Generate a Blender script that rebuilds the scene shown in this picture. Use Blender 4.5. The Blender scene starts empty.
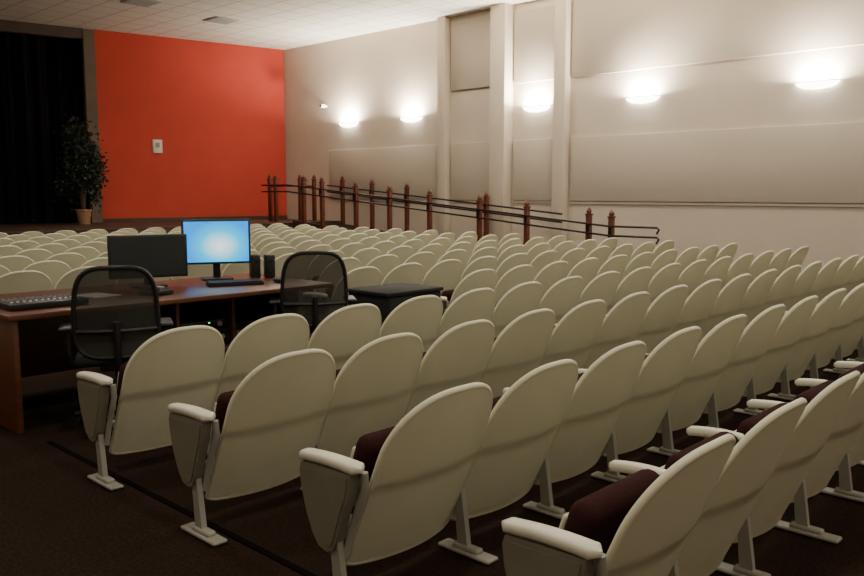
import bpy, bmesh, math, random
from mathutils import Vector, Matrix, Euler
random.seed(7)
D = bpy.data
COL = bpy.context.scene.collection

# ------------------------------------------------------------ materials
def mat(name, c1, c2=None, scale=20, rough=0.6, bump=0.0, bscale=None, metal=0.0, spec=0.5, stretch=None):
    m = D.materials.new(name); m.use_nodes = True
    nt = m.node_tree; b = nt.nodes['Principled BSDF']
    b.inputs['Roughness'].default_value = rough
    b.inputs['Metallic'].default_value = metal
    b.inputs['Specular IOR Level'].default_value = spec
    tc = nt.nodes.new('ShaderNodeTexCoord'); mp = nt.nodes.new('ShaderNodeMapping')
    if stretch: mp.inputs['Scale'].default_value = stretch
    nt.links.new(tc.outputs['Object'], mp.inputs['Vector'])
    n = nt.nodes.new('ShaderNodeTexNoise'); n.inputs['Scale'].default_value = scale
    n.inputs['Detail'].default_value = 5
    nt.links.new(mp.outputs[0], n.inputs['Vector'])
    r = nt.nodes.new('ShaderNodeValToRGB')
    c2 = c2 or tuple(x*0.9 for x in c1)
    r.color_ramp.elements[0].position = 0.35; r.color_ramp.elements[1].position = 0.65
    r.color_ramp.elements[0].color = (*c2, 1); r.color_ramp.elements[1].color = (*c1, 1)
    nt.links.new(n.outputs['Fac'], r.inputs['Fac'])
    nt.links.new(r.outputs['Color'], b.inputs['Base Color'])
    if bump:
        n2 = nt.nodes.new('ShaderNodeTexNoise'); n2.inputs['Scale'].default_value = bscale or scale*4
        nt.links.new(mp.outputs[0], n2.inputs['Vector'])
        bp = nt.nodes.new('ShaderNodeBump'); bp.inputs['Strength'].default_value = bump
        bp.inputs['Distance'].default_value = 0.01
        nt.links.new(n2.outputs['Fac'], bp.inputs['Height']); nt.links.new(bp.outputs[0], b.inputs['Normal'])
    return m

def emat(name, col, s):
    m = D.materials.new(name); m.use_nodes = True
    b = m.node_tree.nodes['Principled BSDF']
    b.inputs['Base Color'].default_value = (*col, 1)
    b.inputs['Emission Color'].default_value = (*col, 1)
    b.inputs['Emission Strength'].default_value = s
    return m

M_shell = mat('seat_cream_plastic', (0.78,0.76,0.57), (0.75,0.73,0.545), 6, 0.45, 0.04, 300)
M_arm = mat('seat_arm_plastic', (0.82,0.79,0.65), None, 8, 0.4)
M_frame = mat('seat_frame_paint', (0.38,0.37,0.32), None, 8, 0.45)
M_panel = mat('seat_end_panel', (0.24,0.225,0.17), None, 8, 0.5)
M_fabric = mat('maroon_fabric', (0.052,0.017,0.018), (0.034,0.012,0.013), 120, 0.95, 0.4, 500, spec=0.1)
M_carpet = mat('carpet', (0.036,0.022,0.015), (0.021,0.013,0.010), 60, 1.0, 0.5, 300, spec=0.03)
M_tape = mat('cable_strip', (0.008,0.006,0.005), None, 30, 1.0, spec=0.02)
M_wall = mat('beige_wall', (0.64,0.555,0.465), (0.62,0.535,0.45), 3, 0.9, 0.1, 80, spec=0.1)
M_fabpanel = mat('acoustic_fabric', (0.54,0.47,0.395), (0.515,0.45,0.375), 60, 1.0, 0.3, 250, spec=0.05)
M_red = mat('red_wall_paint', (0.53,0.066,0.044), (0.50,0.062,0.041), 2, 0.75, 0.1, 60, spec=0.2)
M_darkwall = mat('dark_wall', (0.16,0.12,0.09), None, 3, 0.9)
M_trim = mat('brown_trim', (0.07,0.035,0.022), None, 10, 0.6)
M_curtain = mat('black_curtain', (0.012,0.010,0.011), (0.006,0.005,0.006), 30, 1.0, 0.2, spec=0.05)
M_fascia = mat('fascia', (0.09,0.065,0.05), None, 5, 0.8)
M_post = mat('post_wood', (0.16,0.038,0.018), (0.09,0.020,0.010), 8, 0.4, stretch=(6,6,1))
M_rail = mat('rail_metal', (0.03,0.022,0.02), None, 10, 0.35, metal=0.6)
M_desk = mat('desk_wood', (0.15,0.050,0.021), (0.09,0.030,0.013), 5, 0.35, stretch=(1,8,8))
M_black = mat('black_plastic', (0.014,0.014,0.015), None, 20, 0.4)
M_blackm = mat('black_matte', (0.010,0.010,0.011), None, 20, 0.8)
M_grey = mat('grey_plastic', (0.30,0.30,0.30), None, 20, 0.5)
M_white = mat('white_plastic', (0.8,0.78,0.72), None, 20, 0.4)
M_off = mat('screen_off', (0.028,0.036,0.040), None, 1, 0.2)
M_pot = mat('terracotta', (0.30,0.17,0.09), None, 10, 0.7)
M_soil = mat('soil', (0.03,0.02,0.012), None, 60, 1)
M_leaf = mat('leaf', (0.018,0.034,0.014), (0.009,0.018,0.008), 8, 0.6)
M_bark = mat('bark', (0.09,0.06,0.035), None, 20, 0.9)
M_vent = mat('vent_metal', (0.42,0.41,0.38), None, 10, 0.5)
M_lamp = emat('sconce_glass', (1.0,0.95,0.82), 14)
M_fill = emat('fill_light_lens', (1.0,0.9,0.72), 4)  # glowing disc of the added ceiling fill lights
M_led = emat('led_green', (0.1,0.9,0.3), 3)

# ceiling tiles
M_ceil = D.materials.new('ceiling_tiles'); M_ceil.use_nodes = True
nt = M_ceil.node_tree; b = nt.nodes['Principled BSDF']; b.inputs['Roughness'].default_value = 0.95
b.inputs['Specular IOR Level'].default_value = 0.05
tc = nt.nodes.new('ShaderNodeTexCoord'); br = nt.nodes.new('ShaderNodeTexBrick')
br.offset = 0; br.inputs['Scale'].default_value = 1.0
br.inputs['Brick Width'].default_value = 0.61; br.inputs['Row Height'].default_value = 0.61
br.inputs['Mortar Size'].default_value = 0.016
br.inputs['Color1'].default_value = (0.84,0.81,0.74,1); br.inputs['Color2'].default_value = (0.81,0.78,0.71,1)
br.inputs['Mortar'].default_value = (0.52,0.49,0.43,1)
nt.links.new(tc.outputs['Object'], br.inputs['Vector']); nt.links.new(br.outputs['Color'], b.inputs['Base Color'])

# screen on
M_on = D.materials.new('screen_on'); M_on.use_nodes = True
nt = M_on.node_tree; b = nt.nodes['Principled BSDF']
tc = nt.nodes.new('ShaderNodeTexCoord'); mp = nt.nodes.new('ShaderNodeMapping')
mp.inputs['Location'].default_value = (-0.10, 0, -0.29*4.6)
mp.inputs['Scale'].default_value = (3.6, 0.0, 4.6)
gr = nt.nodes.new('ShaderNodeTexGradient'); gr.gradient_type = 'SPHERICAL'
cr = nt.nodes.new('ShaderNodeValToRGB')
cr.color_ramp.elements[0].color = (0.0,0.32,1.0,1); cr.color_ramp.elements[1].color = (0.85,1.0,1.0,1)
cr.color_ramp.elements[1].position = 0.9
e = cr.color_ramp.elements.new(0.40); e.color = (0.0,0.62,1.0,1)
nt.links.new(tc.outputs['Object'], mp.inputs[0]); nt.links.new(mp.outputs[0], gr.inputs[0])
nt.links.new(gr.outputs['Fac'], cr.inputs[0]); nt.links.new(cr.outputs[0], b.inputs['Emission Color'])
b.inputs['Base Color'].default_value = (0,0,0,1); b.inputs['Emission Strength'].default_value = 1.5
b.inputs['Specular IOR Level'].default_value = 0.1

# see-through woven mesh for office chairs
M_mesh = D.materials.new('chair_mesh'); M_mesh.use_nodes = True
nt = M_mesh.node_tree; b = nt.nodes['Principled BSDF']; b.inputs['Base Color'].default_value = (0.035,0.032,0.028,1)
b.inputs['Roughness'].default_value = 0.7
b.inputs['Alpha'].default_value = 0.84

# ------------------------------------------------------------ mesh builder
class MB:
    def __init__(s): s.v=[]; s.f=[]; s.m=[]; s.mats=[]
    def mi(s, m):
        if m not in s.mats: s.mats.append(m)
        return s.mats.index(m)
    def add(s, vs, fs, m):
        o=len(s.v); k=s.mi(m); s.v += [tuple(v) for v in vs]
        for f in fs: s.f.append(tuple(i+o for i in f)); s.m.append(k)
    def box(s, c, d, m, bev=0.0, rot=(0,0,0), seg=2, taper=1.0):
        bm=bmesh.new(); bmesh.ops.create_cube(bm,size=1)
        for v in bm.verts:
            t = taper if v.co.z<0 else 1
            v.co = Vector((v.co.x*d[0]*t, v.co.y*d[1]*t, v.co.z*d[2]))
        if bev: bmesh.ops.bevel(bm, geom=bm.edges[:], offset=bev, segments=seg, profile=0.5, affect='EDGES')
        R=Euler(rot).to_matrix(); C=Vector(c)
        bm.verts.index_update()
        vs=[R@v.co+C for v in bm.verts]; fs=[[v.index for v in f.verts] for f in bm.faces]
        bm.free(); s.add(vs,fs,m)
    def cyl(s, p1, p2, r1, r2, m, n=14, cap=True):
        p1=Vector(p1); p2=Vector(p2); a=(p2-p1).normalized()
        u=a.orthogonal().normalized(); w=a.cross(u)
        vs=[]
        for p,r in((p1,r1),(p2,r2)):
            for i in range(n):
                t=2*math.pi*i/n; vs.append(p+u*math.cos(t)*r+w*math.sin(t)*r)
        fs=[(i,(i+1)%n,n+(i+1)%n,n+i) for i in range(n)]
        if cap: fs += [tuple(range(n-1,-1,-1)), tuple(range(n,2*n))]
        s.add(vs,fs,m)
    def tube(s, pts, r, m, n=8, closed=False):
        pts=[Vector(p) for p in pts]; N=len(pts); vs=[]; prev=None
        for i,p in enumerate(pts):
            a = pts[(i+1)%N]-pts[i-1] if closed else pts[min(i+1,N-1)]-pts[max(i-1,0)]
            a.normalize()
            u = a.orthogonal().normalized() if prev is None else (prev-a*prev.dot(a)).normalized()
            prev=u; w=a.cross(u)
            for j in range(n):
                t=2*math.pi*j/n; vs.append(p+u*math.cos(t)*r+w*math.sin(t)*r)
        fs=[]
        for i in range(N if closed else N-1):
            k=(i+1)%N
            for j in range(n): fs.append((i*n+j,i*n+(j+1)%n,k*n+(j+1)%n,k*n+j))
        if not closed: fs += [tuple(range(n-1,-1,-1)), tuple(range((N-1)*n,N*n))]
        s.add(vs,fs,m)
    def grid(s, rows, m, thick=None):
        R=len(rows); C=len(rows[0]); vs=[p for r in rows for p in r]; fs=[]
        for i in range(R-1):
            for j in range(C-1): fs.append((i*C+j,i*C+j+1,(i+1)*C+j+1,(i+1)*C+j))
        if thick is not None:
            n=len(vs); T=Vector(thick); vs=vs+[Vector(p)+T for p in vs]
            fs += [tuple(reversed([i+n for i in f])) for f in fs]
            bd=[j for j in range(C)]+[i*C+C-1 for i in range(1,R)]+[(R-1)*C+j for j in range(C-2,-1,-1)]+[i*C for i in range(R-2,0,-1)]
            for a,b_ in zip(bd,bd[1:]+bd[:1]): fs.append((b_,a,a+n,b_+n))
        s.add(vs,fs,m)
    def prism(s, poly, x0, x1, m):  # poly in (y,z)
        n=len(poly); vs=[(x0,y,z) for y,z in poly]+[(x1,y,z) for y,z in poly]
        fs=[tuple(range(n)), tuple(range(2*n-1,n-1,-1))]+[(i,n+i,n+(i+1)%n,(i+1)%n) for i in range(n)]
        s.add(vs,fs,m)
    def lathe(s, prof, c, m, n=24):
        vs=[]; 
        for r,z in prof:
            for i in range(n):
                t=2*math.pi*i/n; vs.append((c[0]+r*math.cos(t),c[1]+r*math.sin(t),c[2]+z))
        fs=[]
        for k in range(len(prof)-1):
            for i in range(n): fs.append((k*n+i,k*n+(i+1)%n,(k+1)*n+(i+1)%n,(k+1)*n+i))
        fs.append(tuple(range(n-1,-1,-1))); fs.append(tuple(range((len(prof)-1)*n,len(prof)*n)))
        s.add(vs,fs,m)
    def mesh(s, name, angle=40, fix=True):
        me=D.meshes.new(name); me.from_pydata(s.v,[],s.f)
        for m in s.mats: me.materials.append(m)
        me.polygons.foreach_set('material_index', s.m)
        if fix:
            bm=bmesh.new(); bm.from_mesh(me); bmesh.ops.recalc_face_normals(bm,faces=bm.faces[:]); bm.to_mesh(me); bm.free()
        me.polygons.foreach_set('use_smooth',[True]*len(me.polygons))
        me.set_sharp_from_angle(angle=math.radians(angle)); me.update()
        return me
    def obj(s, name, loc=(0,0,0), rz=0, **k):
        return place(name, s.mesh(name,**k), loc, rz)
def place(name, me, loc=(0,0,0), rz=0):
    o=D.objects.new(name, me); o.location=loc; o.rotation_euler=(0,0,rz); COL.objects.link(o); return o

def simple_box(name, lo, hi, m, bev=0):
    b=MB(); d=[h-l for l,h in zip(lo,hi)]
    b.box((0,0,0), d, m, bev); return b.obj(name, [(l+h)/2 for l,h in zip(lo,hi)])

# ------------------------------------------------------------ room
XR=14.0; CH=5.37; YB=24.0; ST=0.75; STY=16.6
simple_box('floor', (-4,-4,-0.2),(XR,YB,0), M_carpet)
b=MB(); b.box((0,0,0),(18.4,28.4,0.2),M_ceil); b.obj('ceiling',(5,10,CH+0.1))
simple_box('wall_right', (XR,-4,0),(XR+0.2,YB,CH), M_wall)
simple_box('wall_left', (-4.2,-4,0),(-4,YB,CH), M_wall)
simple_box('wall_back', (-4,-4.2,0),(XR,-4,CH), M_wall)
b=MB(); b.box((0,0,0),(XR+3.98,YB-STY-0.05,ST-0.034),M_darkwall); b.box((0,-0.02,ST/2-0.002),(XR+3.98,YB-STY,0.03),M_trim)
b.obj('stage_platform', ((XR-4)/2,(YB+STY)/2,(ST-0.03)/2))
P0=Vector((XR,18.9,0)); P1=Vector((9.14,19.87,0)); dv=(P1-P0).normalized()
ang=math.atan2(-dv.y,-dv.x)
def splay(name, s0, s1, z0, z1, th, m, off=0):
    b=MB(); L=s1-s0; b.box((0,0,0),(L,th,z1-z0),m)
    nrm=Vector((dv.y,-dv.x,0))
    if nrm.y<0: nrm=-nrm
    c=P0+dv*(s0+s1)/2+nrm*(th/2+off)
    return b.obj(name,(c.x,c.y,(z0+z1)/2),ang)
LR=(P1-P0).length
splay('wall_front_red',0.03,LR,ST+0.001,CH,0.2,M_red)
splay('baseboard_front',0.03,LR,ST+0.001,ST+0.10,0.02,M_trim,-0.022)
splay('trim_proscenium',LR+0.002,LR+0.26,ST+0.001,CH-0.02,0.22,M_darkwall,-0.02)
splay('wall_front_header',LR+0.262,LR+9,CH-0.24,CH,0.2,M_fascia)
b=MB(); rows=[]
L=8.5
for zi in range(12):
    z=ST+0.02+(CH-0.15-ST)*zi/11; r=[]
    for i in range(520):
        s_=L*i/519
        y=0.09*math.sin(s_*17)+0.035*math.sin(s_*41+1+0.2*zi/11)
        r.append(Vector((s_-L/2,y,z)))
    rows.append(r)
b.grid(rows,M_curtain,thick=(0,0.01,0))
c=P0+dv*(LR+0.3+L/2)
b.obj('stage_curtain',(c.x+0.05,c.y+0.40,0),ang,angle=80)
simple_box('wall_front', (-4,YB,0),(XR,YB+0.2,CH), M_darkwall)

def panel(name,y0,y1,z0,z1):
    return simple_box(name,(XR-0.05,y0,z0),(XR-0.001,y1,z1),M_fabpanel,0.012)
pil=[(12.85,0.24,0.20),(11.15,0.40,0.30),(9.65,0.28,0.20)]
segs=[(-3.5,-0.1),(0,9.45),(9.85,10.9),(11.4,12.68),(13.02,17.0)]
for (a,c_) in segs:
    panel('acoustic_panel',a,c_,1.32,2.58)
    if c_<13: panel('acoustic_panel',a,c_,3.75,5.2)
for i,(y,w,p) in enumerate(pil):
    simple_box('pilaster',(XR-p,y-w/2,0),(XR-0.001,y+w/2,CH-0.002),M_wall,0.01)
for i,(a,c_) in enumerate([(-4,9.5),(9.8,10.94),(11.36,12.72),(12.98,STY-0.05)]):
    simple_box('trim_%d'%(i+1),(XR-0.03,a+0.01,1.27),(XR-0.001,c_-0.01,1.31),M_wall)
simple_box('baseboard_right',(XR-0.025,-3.9,0),(XR-0.001,7.3,0.14),M_trim)

# ------------------------------------------------------------ ramp
RY0=7.5; RX0=12.45; RX1=13.50
def rz(y): return max(0,min(ST,(y-RY0)/(STY-RY0-0.1)*ST))
b=MB(); b.prism([(RY0,0.002),(STY-0.05,0.002),(STY-0.05,ST),(STY-0.15,ST)],RX0,RX1,M_carpet)
b.prism([(RY0,0.002),(STY-0.05,0.002),(STY-0.05,ST+0.06),(STY-0.15,ST+0.06),(RY0,0.06)],RX0-0.05,RX0-0.001,M_trim)
b.obj('wheelchair_ramp')
def railing(name, x, ys, yend, topend):
    b=MB()
    for y in ys:
        z0=rz(y) if y<STY else ST
        z0+=0.004; h=1.06
        zb = 0.003 if y<STY else z0
        b.box((x,y,(zb+z0+h)/2),(0.085,0.085,z0+h-zb),M_post,0.006)
        b.box((x,y,z0+h+0.012),(0.11,0.11,0.03),M_post,0.008)
        b.lathe([(0.02,0),(0.045,0.02),(0.05,0.05),(0.03,0.085),(0.004,0.12)],(x,y,z0+h+0.02),M_post,12)
    xo=x-0.085
    for hh in (0.92,0.76):
        if x<RX0:
            pts=[(xo,yend,hh-0.10),(xo,yend-0.04,hh-0.03),(xo,yend,hh),(xo,RY0,hh)]
            pts += [(xo,y_,hh+rz(y_)) for y_ in (RY0+1,11,13,15,STY-0.1)]
            if topend>STY: pts.append((xo,topend,hh+ST))
        else:
            pts=[(xo,yend,hh+rz(yend))]+[(xo,y_,hh+rz(y_)) for y_ in (11,13,15,STY-0.1)]
        b.tube(pts,0.018,M_rail)
    for y in ys:
        z0=rz(y) if y<STY else ST
        b.box((x-0.06,y,z0+0.84),(0.05,0.03,0.20),M_rail)
    b.obj(name)
xi=RX0-0.11
railing('ramp_railing',xi,[7.5,7.95,9.3,10.45,11.8,13.0,14.1,15.3,16.0],6.6,17.6)
railing('ramp_railing',RX1+0.06,[11.3,13.7,14.9,16.0],9.3,STY)
b=MB()
for (x,y) in [(12.5,17.6),(12.5,17.35),(13.0,17.0),(13.45,17.0)]:
    b.box((x,y,ST+0.535),(0.085,0.085,1.06),M_post,0.006)
    b.box((x,y,ST+1.075),(0.11,0.11,0.03),M_post,0.008)
    b.lathe([(0.02,0),(0.045,0.02),(0.05,0.05),(0.03,0.085),(0.004,0.12)],(x,y,ST+1.085),M_post,12)
b.tube([(12.5,17.6,ST+0.9),(12.5,17.0,ST+0.9),(13.45,17.0,ST+0.9)],0.018,M_rail)
b.obj('stage_railing')

# ------------------------------------------------------------ theatre seats
SP=0.59; RS=0.952; X0=2.185; YR3=3.076
def std(b, x, end=False):
    b.box((x,0.03,0.012),(0.07,0.28,0.018),M_frame,0.008)
    b.box((x,0.03,0.028),(0.045,0.14,0.025),M_frame,0.01)
    b.prism([(0.02,0.03),(0.075,0.03),(0.10,0.30),(0.14,0.46),(0.09,0.46),(0.06,0.30)],x-0.013,x+0.013,M_frame)
    b.prism([(0.09,0.42),(0.20,0.49),(0.24,0.525),(0.09,0.525)],x-0.012,x+0.012,M_frame)
    rows=[]; n=14; K=14
    ya,yl=(-0.065,0.335) if end else (0.08,0.24)
    for i in range(K+1):
        t=i/K; y=ya+yl*t; e=abs(2*t-1)
        cut=math.sqrt(max(0.02,1-max(0,(e-0.86)/0.14)**2))
        w=(0.027 if not end else 0.035)*cut*(1-0.15*t)
        hh=0.019*(0.35+0.65*cut)
        zc=0.548+0.008*math.sin(t*math.pi)-0.010*t
        r=[]
        for j in range(n):
            a=2*math.pi*j/n; ca=math.cos(a); sa=math.sin(a)
            r.append((x+w*math.copysign(abs(ca)**0.6,ca), y, zc+hh*math.copysign(abs(sa)**0.6,sa)))
        rows.append(r)
    vs=[p for r in rows for p in r]; fs=[]
    for i in range(K):
        for j in range(n): fs.append((i*n+j,i*n+(j+1)%n,(i+1)*n+(j+1)%n,(i+1)*n+j))
    fs += [tuple(range(n)), tuple(range(K*n+n-1,K*n-1,-1))]
    b.add(vs,fs,M_arm)
    if end:
        pts=[(-0.035,0.532),(0.24,0.520),(0.25,0.49),(0.24,0.42),(0.215,0.34),(0.18,0.265),(0.145,0.225),(0.10,0.215),(0.065,0.23),(0.045,0.28),(0.015,0.37),(-0.02,0.45)]
        b.prism(pts,x-0.026,x+0.018,M_panel)
        inner=[(0.10+(y-0.10)*0.88,0.39+(z-0.39)*0.88) for y,z in pts]
        b.prism(inner,x-0.031,x-0.024,M_panel)
        b.tube([(x+0.028,-0.045,0.53),(x+0.034,-0.045,0.47),(x+0.034,-0.005,0.38),(x+0.034,0.03,0.30),(x+0.026,0.05,0.20)],0.015,M_frame)
        b.tube([(x+0.028,-0.045,0.52),(x+0.05,0.0,0.45),(x+0.07,0.05,0.38)],0.013,M_frame)
ZB=0.115
HT=0.675
def ztop(u): return 0.565+0.228*max(0,(1-abs(u)**2.7))**0.5
def hw(z):
    t=max(0,(z-ZB)/HT)
    return 0.281-0.006*t**1.5
def back_pt(u,z,dy=0,k=1):
    t=(z-ZB)/HT
    y=0.060-0.275*t+0.03*(t-0.5)**2+(0.060-0.015*t)*u*u+dy
    return Vector((u*hw(z)*k,y,z))
NU=32
us=[math.sin(math.pi/2*(-1+2*i/NU)) for i in range(NU+1)]
def seat_mesh(first=False,last=False):
    b=MB()
    rows=[]
    zs_low=8; zs_hi=10
    for i in range(zs_low+1):
        r=[]
        for u in us:
            zb=ZB+0.015*abs(u)**16
            r.append(back_pt(u, zb+(0.448-zb)*i/zs_low))
        rows.append(r)
    for i in range(zs_hi+1):
        r=[]
        for u in us:
            t=i/zs_hi; z=0.453+(ztop(u)-0.453)*t
            r.append(back_pt(u,z,-0.003))
        rows.append(r)
    b.grid(rows,M_shell,thick=(0,0.026,0))
    rim=[Vector(p)+Vector((0,0.013,0)) for p in rows[-1]]
    side_l=[Vector(r[0])+Vector((0,0.013,0)) for r in rows]
    side_r=[Vector(r[-1])+Vector((0,0.013,0)) for r in rows]
    bot=[Vector(p)+Vector((0,0.013,0)) for p in rows[0]]
    loop=side_l[:-1]+rim+side_r[::-1][1:]+bot[::-1][1:-1]
    b.tube(loop,0.0135,M_shell,8,closed=True)
    rows=[]
    for i in range(9):
        r=[]
        for u in us[::2]:
            t=i/8; z=0.33+(ztop(u)-0.03-0.33)*t
            r.append(back_pt(u,z,0.028+0.035*(1-abs(2*t-1)**4)*(1-u**6),0.93))
        rows.append(r)
    b.grid(rows,M_fabric,thick=(0,-0.004,0))
    b.box((0,0.145,0.43),(0.455,0.10,0.35),M_fabric,0.045,rot=(math.radians(18),0,0),seg=4)
    b.box((0,0.205,0.41),(0.42,0.02,0.28),M_shell,0.008,rot=(math.radians(18),0,0))
    b.box((0,0.16,0.27),(0.53,0.04,0.035),M_frame,0.008)
    std(b, -0.370 if first else -0.295, first)
    if last: std(b, 0.295)
    return b.mesh('auditorium_seat',angle=50)
me_f=seat_mesh(True); me_m=seat_mesh(); me_l=seat_mesh(False,True)
starts={5:6,6:5,7:6}
for row in range(1,17):
    s0=starts.get(row,0)
    for k in range(s0,16):
        me = me_f if k==s0 else (me_l if k==15 else me_m)
        place('auditorium_seat',me,(X0+SP*k,YR3+(row-3)*RS,0.001))

simple_box('floor_cable_cover',(1.89,-1.0,0.0),(1.92,5.0,0.006),M_tape)

# ------------------------------------------------------------ desk + gear
DX0,DX1,DY0,DY1=1.80,4.34,5.25,6.45
b=MB(); dw=DX1-DX0; dd=DY1-DY0
b.box((0,0,0.735),(dw,dd,0.035),M_desk,0.006)
b.box((-dw/2+0.05,0,0.36),(0.035,dd-0.06,0.715),M_desk,0.003)
b.box((dw/2-0.05,0.2,0.36),(0.035,dd-0.46,0.715),M_desk,0.003)
b.box((0,dd/2-0.08,0.42),(dw-0.14,0.025,0.59),M_desk,0.003)
cxo=0.25
b.box((cxo-0.24,0.1,0.36),(0.03,dd-0.36,0.715),M_desk,0.003)
b.box((cxo,0.1,0.30),(0.45,dd-0.4,0.02),M_desk,0.003)
b.box((cxo+0.24,0.1,0.36),(0.03,dd-0.36,0.715),M_desk,0.003)
b.obj('wooden_desk',((DX0+DX1)/2,(DY0+DY1)/2,0.001))
DT=0.755
def avunit(name,loc,d):
    b=MB(); b.box((0,0,d[2]/2),d,M_black,0.006)
    b.box((0,-d[1]/2-0.002,d[2]*0.55),(d[0]*0.9,0.006,d[2]*0.5),M_blackm,0.002)
    for i in range(4): b.cyl((-d[0]*0.35+i*0.05,-d[1]/2,d[2]*0.3),(-d[0]*0.35+i*0.05,-d[1]/2-0.012,d[2]*0.3),0.009,0.009,M_grey)
    b.cyl((d[0]*0.32,-d[1]/2,d[2]*0.55),(d[0]*0.32,-d[1]/2-0.02,d[2]*0.55),0.022,0.020,M_grey)
    b.box((d[0]*0.1,-d[1]/2-0.006,d[2]*0.75),(0.012,0.004,0.008),M_led)
    b.obj(name,loc)
cx=(DX0+DX1)/2+cxo; cy=(DY0+DY1)/2
avunit('av_receiver',(cx,cy-0.1,0.313),(0.42,0.40,0.13))
avunit('media_player',(cx,cy-0.1,0.446),(0.40,0.36,0.07))
avunit('stereo_amplifier',(cx,cy-0.1,0.003),(0.40,0.40,0.14))
b=MB(); b.box((0,0,0.21),(0.19,0.45,0.42),M_black,0.01); b.box((0,-0.228,0.33),(0.16,0.006,0.05),M_grey,0.003)
b.box((0,-0.228,0.15),(0.15,0.006,0.2),M_blackm,0.003); b.obj('computer_tower',(3.85,6.05,0.003))

def monitor(name,loc,rzv,w,h,zc,screen):
    b=MB()
    b.box((0,0,zc),(w,0.035,h),M_black,0.008)
    b.box((0,0.03,zc),(w*0.6,0.04,h*0.6),M_black,0.015)
    b.box((0,-0.0185,zc),(w-0.035,0.004,h-0.035),screen)
    b.box((0,0.045,zc*0.5),(0.06,0.02,zc),M_black,0.005)
    b.box((0,0.02,0.008),(0.26,0.19,0.016),M_black,0.007)
    return b.obj(name,loc,rzv)
vz=math.radians(-46.44)
monitor('computer_monitor',(3.16,6.1,DT),vz+0.50,0.60,0.34,0.240,M_off)
monitor('computer_monitor',(3.82,6.17,DT),vz+0.36,0.57,0.38,0.325,M_on)
b=MB(); b.box((0,0,0.012),(0.44,0.15,0.02),M_blackm,0.005,rot=(math.radians(3),0,0))
for r in range(5):
    for c_ in range(15): b.box((-0.20+c_*0.0285,-0.055+r*0.0275,0.026+0.0013*r),(0.024,0.023,0.008),M_black,0.002,seg=1)
b.obj('keyboard',(3.70,5.72,DT),-0.35)
b=MB(); b.box((0,0,0.017),(0.06,0.105,0.032),M_black,0.014,seg=4); b.obj('computer_mouse',(4.06,5.62,DT))
for (x,y) in ((4.14,6.08),(4.23,5.99)):
    b=MB(); b.box((0,0,0.10),(0.08,0.09,0.20),M_black,0.01)
    b.cyl((0,-0.045,0.07),(0,-0.051,0.07),0.030,0.028,M_blackm); b.cyl((0,-0.045,0.145),(0,-0.051,0.145),0.018,0.016,M_blackm)
    b.obj('desktop_speaker',(x,y,DT),vz+0.5)
b=MB(); b.box((0,0,0.03),(0.50,0.34,0.04),M_black,0.008)
for i in range(12):
    b.box((-0.21+i*0.038,-0.08,0.053),(0.012,0.022,0.010),M_white,0.002)
    for j in range(3): b.cyl((-0.21+i*0.038,0.0+j*0.04,0.048),(-0.21+i*0.038,j*0.04,0.062),0.007,0.006,M_grey,8)
b.obj('mixing_console',(2.13,5.60,DT-0.008))
b=MB(); b.box((0,0,0.001),(0.21,0.29,0.002),M_white); b.obj('paper_sheet',(2.62,5.85,DT),0.2)
b=MB(); b.box((0,0,0.02),(0.17,0.2,0.035),M_black,0.01); b.box((-0.06,0,0.05),(0.045,0.2,0.03),M_black,0.012); b.box((0.03,0.03,0.045),(0.08,0.09,0.015),M_grey,0.003)
b.obj('desk_phone',(2.95,5.6,DT),0.2)

b=MB(); b.box((0,0,0.68),(0.66,0.52,0.03),M_blackm,0.006)
b.box((0,0,0.35),(0.62,0.48,0.63),M_blackm,0.004)
for i in range(2): b.box((-0.155+i*0.31,-0.245,0.36),(0.295,0.015,0.58),M_blackm,0.003); b.cyl((-0.03+i*0.06,-0.25,0.42),(-0.03+i*0.06,-0.275,0.42),0.01,0.012,M_grey,10)
b.box((0,0,0.02),(0.58,0.44,0.04),M_black)
b.obj('equipment_cabinet',(4.80,5.0,0.001))

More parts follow.
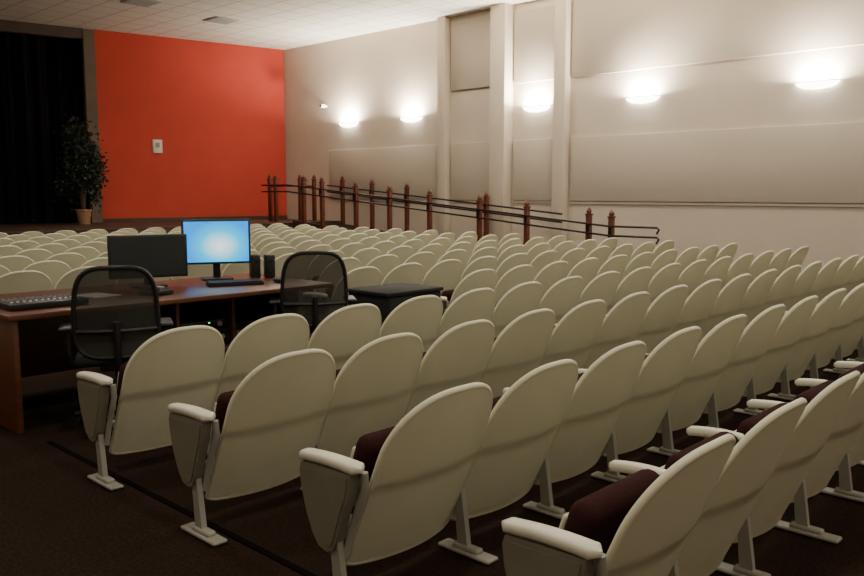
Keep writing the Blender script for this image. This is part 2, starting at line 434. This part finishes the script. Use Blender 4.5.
# ------------------------------------------------------------ office chairs
def office_chair(name,loc,rzv):
    b=MB()
    def bp(x,z): return Vector((x,-0.25-0.14*(z-0.5)+0.9*x*x,z))
    def outline(t,k=1):
        c_,s_=math.cos(t),math.sin(t)
        x=0.240*k*math.copysign(abs(c_)**0.5,c_); zz=0.28*k*math.copysign(abs(s_)**0.6,s_)
        x*=1+0.10*(-zz/0.27)*0.6
        return x,0.770+zz
    N=40
    b.tube([bp(*outline(2*math.pi*i/N)) for i in range(N)],0.015,M_black,8,closed=True)
    rows=[[bp(*outline(2*math.pi*i/N,k)) for i in range(N+1)] for k in (1.0,0.75,0.5,0.25,0.02)]
    b.grid(rows,M_mesh)
    b.tube([(0,-0.16,0.44),(0,-0.27,0.46),(0,-0.30,0.6),(0,-0.31,0.72)],0.022,M_black)
    b.tube([bp(x/10*0.23,0.66)+Vector((0,-0.015,0)) for x in range(-10,11)],0.014,M_black)
    b.box((0,0,0.47),(0.50,0.48,0.075),M_blackm,0.035,seg=4)
    b.box((0,-0.02,0.41),(0.22,0.26,0.05),M_black,0.01)
    for s_ in (-1,1):
        b.tube([(s_*0.12,-0.03,0.42),(s_*0.27,-0.03,0.43),(s_*0.295,-0.03,0.50),(s_*0.295,-0.03,0.64)],0.018,M_black)
        b.box((s_*0.295,0.0,0.655),(0.085,0.26,0.03),M_black,0.013,seg=3)
    b.cyl((0,0,0.09),(0,0,0.40),0.028,0.022,M_black)
    b.cyl((0,0,0.07),(0,0,0.14),0.045,0.035,M_black)
    for i in range(5):
        a=2*math.pi*i/5+0.3; c_,s_=math.cos(a),math.sin(a)
        b.tube([(0,0,0.11),(c_*0.15,s_*0.15,0.10),(c_*0.29,s_*0.29,0.075)],0.018,M_black)
        for o in(-0.016,0.016):
            p=Vector((c_*0.29-s_*o,s_*0.29+c_*o,0.03)); q=Vector((-s_,c_,0))*0.009
            b.cyl(p-q,p+q,0.029,0.029,M_black,12)
    return b.obj(name,loc,rzv,fix=True)
office_chair('office_chair',(2.38,5.04,0.002),-0.45)
office_chair('office_chair',(4.00,5.10,0.002),-0.6)

# ------------------------------------------------------------ potted plant
b=MB()
b.lathe([(0.12,0),(0.165,0.30),(0.185,0.31),(0.185,0.35),(0.16,0.35),(0.15,0.31)],(0,0,0),M_pot)
b.cyl((0,0,0.28),(0,0,0.325),0.152,0.155,M_soil)
tips=[]
for i in range(30):
    a=random.uniform(0,6.28); r=random.uniform(0.10,0.5); z=random.uniform(0.85,2.2)
    r*= math.sin(min(1,max(0.25,(2.5-z)/1.2))*math.pi/2)
    p=(r*math.cos(a),r*math.sin(a),z)
    b.tube([(0.03*math.cos(a),0.03*math.sin(a),0.32),(0.07*math.cos(a),0.07*math.sin(a),0.8),(p[0]*0.6,p[1]*0.6,z*0.75),p],0.011,M_bark,5)
    tips.append(Vector(p))
b.tube([(0,0,0.32),(0.02,0,0.9),(0,0.02,1.9)],0.022,M_bark,7)
for i in range(3800):
    t=random.choice(tips); 
    p=t+Vector([random.gauss(0,0.11),random.gauss(0,0.11),random.gauss(-0.08,0.17)])
    if Vector((p.x,p.y)).length>0.58: continue
    d=Vector([random.uniform(-1,1),random.uniform(-1,1),random.uniform(-1,0.2)]).normalized()
    w=d.orthogonal().normalized(); w=Matrix.Rotation(random.uniform(0,3),3,d)@w
    l=random.uniform(0.08,0.13); wd=l*0.26
    up=d.cross(w)*l*0.1
    b.add([p,p+d*l*0.45+w*wd,p+d*l,p+d*l*0.45-w*wd,p+d*l*0.5+up],[(0,1,4),(1,2,4),(2,3,4),(3,0,4)],M_leaf)
b.obj('potted_ficus',(8.34,19.1,ST+0.002),fix=False)

# ------------------------------------------------------------ wall bits
b=MB(); b.box((0,0,0),(0.24,0.03,0.33),M_white,0.01); b.box((0,-0.018,0.03),(0.10,0.01,0.12),M_grey,0.003)
nrm=Vector((dv.y,-dv.x,0)); nrm = nrm if nrm.y<0 else -nrm
c=P0+dv*(LR-1.40)+nrm*0.018; b.obj('wall_control_panel',(c.x,c.y,2.65),ang)
b=MB(); b.box((0.05,0,0),(0.10,0.05,0.05),M_white,0.01); b.box((-0.06,-0.03,0.0),(0.15,0.09,0.09),M_white,0.02); b.cyl((-0.12,-0.03,0),(-0.15,-0.03,0),0.03,0.03,M_black)
b.obj('security_camera',(XR-0.102,17.1,3.72))
for (x,y) in ((10.64,16.7),(8.5,16.3)):
    b=MB(); b.box((0,0,0),(0.6,0.6,0.02),M_vent,0.004)
    for i in range(8): b.box((0,-0.24+i*0.068,-0.014),(0.52,0.02,0.012),M_grey,rot=(0.4,0,0))
    b.obj('ceiling_vent',(x,y,CH-0.012))

# sconces (half-bowl uplights)
WARM=(1.0,0.90,0.73)
for y in (4.80,7.90,10.32,13.95,16.2):
    b=MB(); n=20; R=[]
    for k in range(7):
        ph=k/6*math.pi/2
        R.append([Vector((-0.20*math.sin(math.pi*i/n)*math.sin(ph+0.001)-0.012, 0.34*math.cos(math.pi*i/n)*math.sin(ph+0.001), -0.12*math.cos(ph))) for i in range(n+1)])
    b.grid(R,M_lamp)
    b.box((-0.006,0,-0.05),(0.012,0.30,0.12),M_white,0.003)
    b.tube([Vector(p) for p in R[-1]],0.008,M_white,6)
    o=b.obj('wall_sconce',(XR-0.002,y,3.25))
    ld=D.lights.new('sconce_bulb','AREA'); ld.shape='ELLIPSE'; ld.size=0.16; ld.size_y=0.5; ld.energy=175; ld.color=WARM
    lo=D.objects.new('bulb',ld); COL.objects.link(lo); lo.parent=o; lo.location=(-0.11,0,-0.01); lo.rotation_euler=(math.pi,0,0)
    ld=D.lights.new('sconce_glow','POINT'); ld.energy=28; ld.color=WARM; ld.shadow_soft_size=0.05
    lo=D.objects.new('glow',ld); COL.objects.link(lo); lo.parent=o; lo.location=(-0.10,0,0.07)

# added fill lights, unseen in the ceiling, to brighten seats and walls
pos=[(x,y) for x in (-1.5,2.0,5.5,9.0) for y in (-2.0,1.2,4.4,7.6,10.8,13.6)]+[(12.2,y) for y in (-2.0,1.2,4.4,7.6,10.6)]
for (x,y) in pos:
    if x==9.0 and y>13: continue
    b=MB(); b.lathe([(0.12,0),(0.16,0),(0.16,0.02),(0.12,0.02)],(0,0,0),M_white,24); b.cyl((0,0,0.006),(0,0,0.018),0.12,0.12,M_fill,24)
    o=b.obj('added_fill_light',(x,y,CH-0.021))
    ld=D.lights.new('ceiling_fill','AREA'); ld.shape='DISK'; ld.size=0.24; ld.color=(1.0,0.92,0.77)
    ld.energy=(42 if y<2 else (30 if y<9 else 36)) if x<12 else 40
    if x<0: ld.energy*=0.7
    lo=D.objects.new('fill_lamp',ld); COL.objects.link(lo); lo.parent=o; lo.location=(0,0,-0.01)

w=D.worlds.new('World'); bpy.context.scene.world=w; w.use_nodes=True
w.node_tree.nodes['Background'].inputs[0].default_value=(0.02,0.018,0.015,1)

cam=D.cameras.new('Camera'); cam.lens=34.3; cam.sensor_width=36; cam.clip_end=200
co=D.objects.new('Camera',cam); COL.objects.link(co)
co.location=(0,0,1.5); co.rotation_euler=(math.radians(83.35),0,math.radians(-46.44))
bpy.context.scene.camera=co
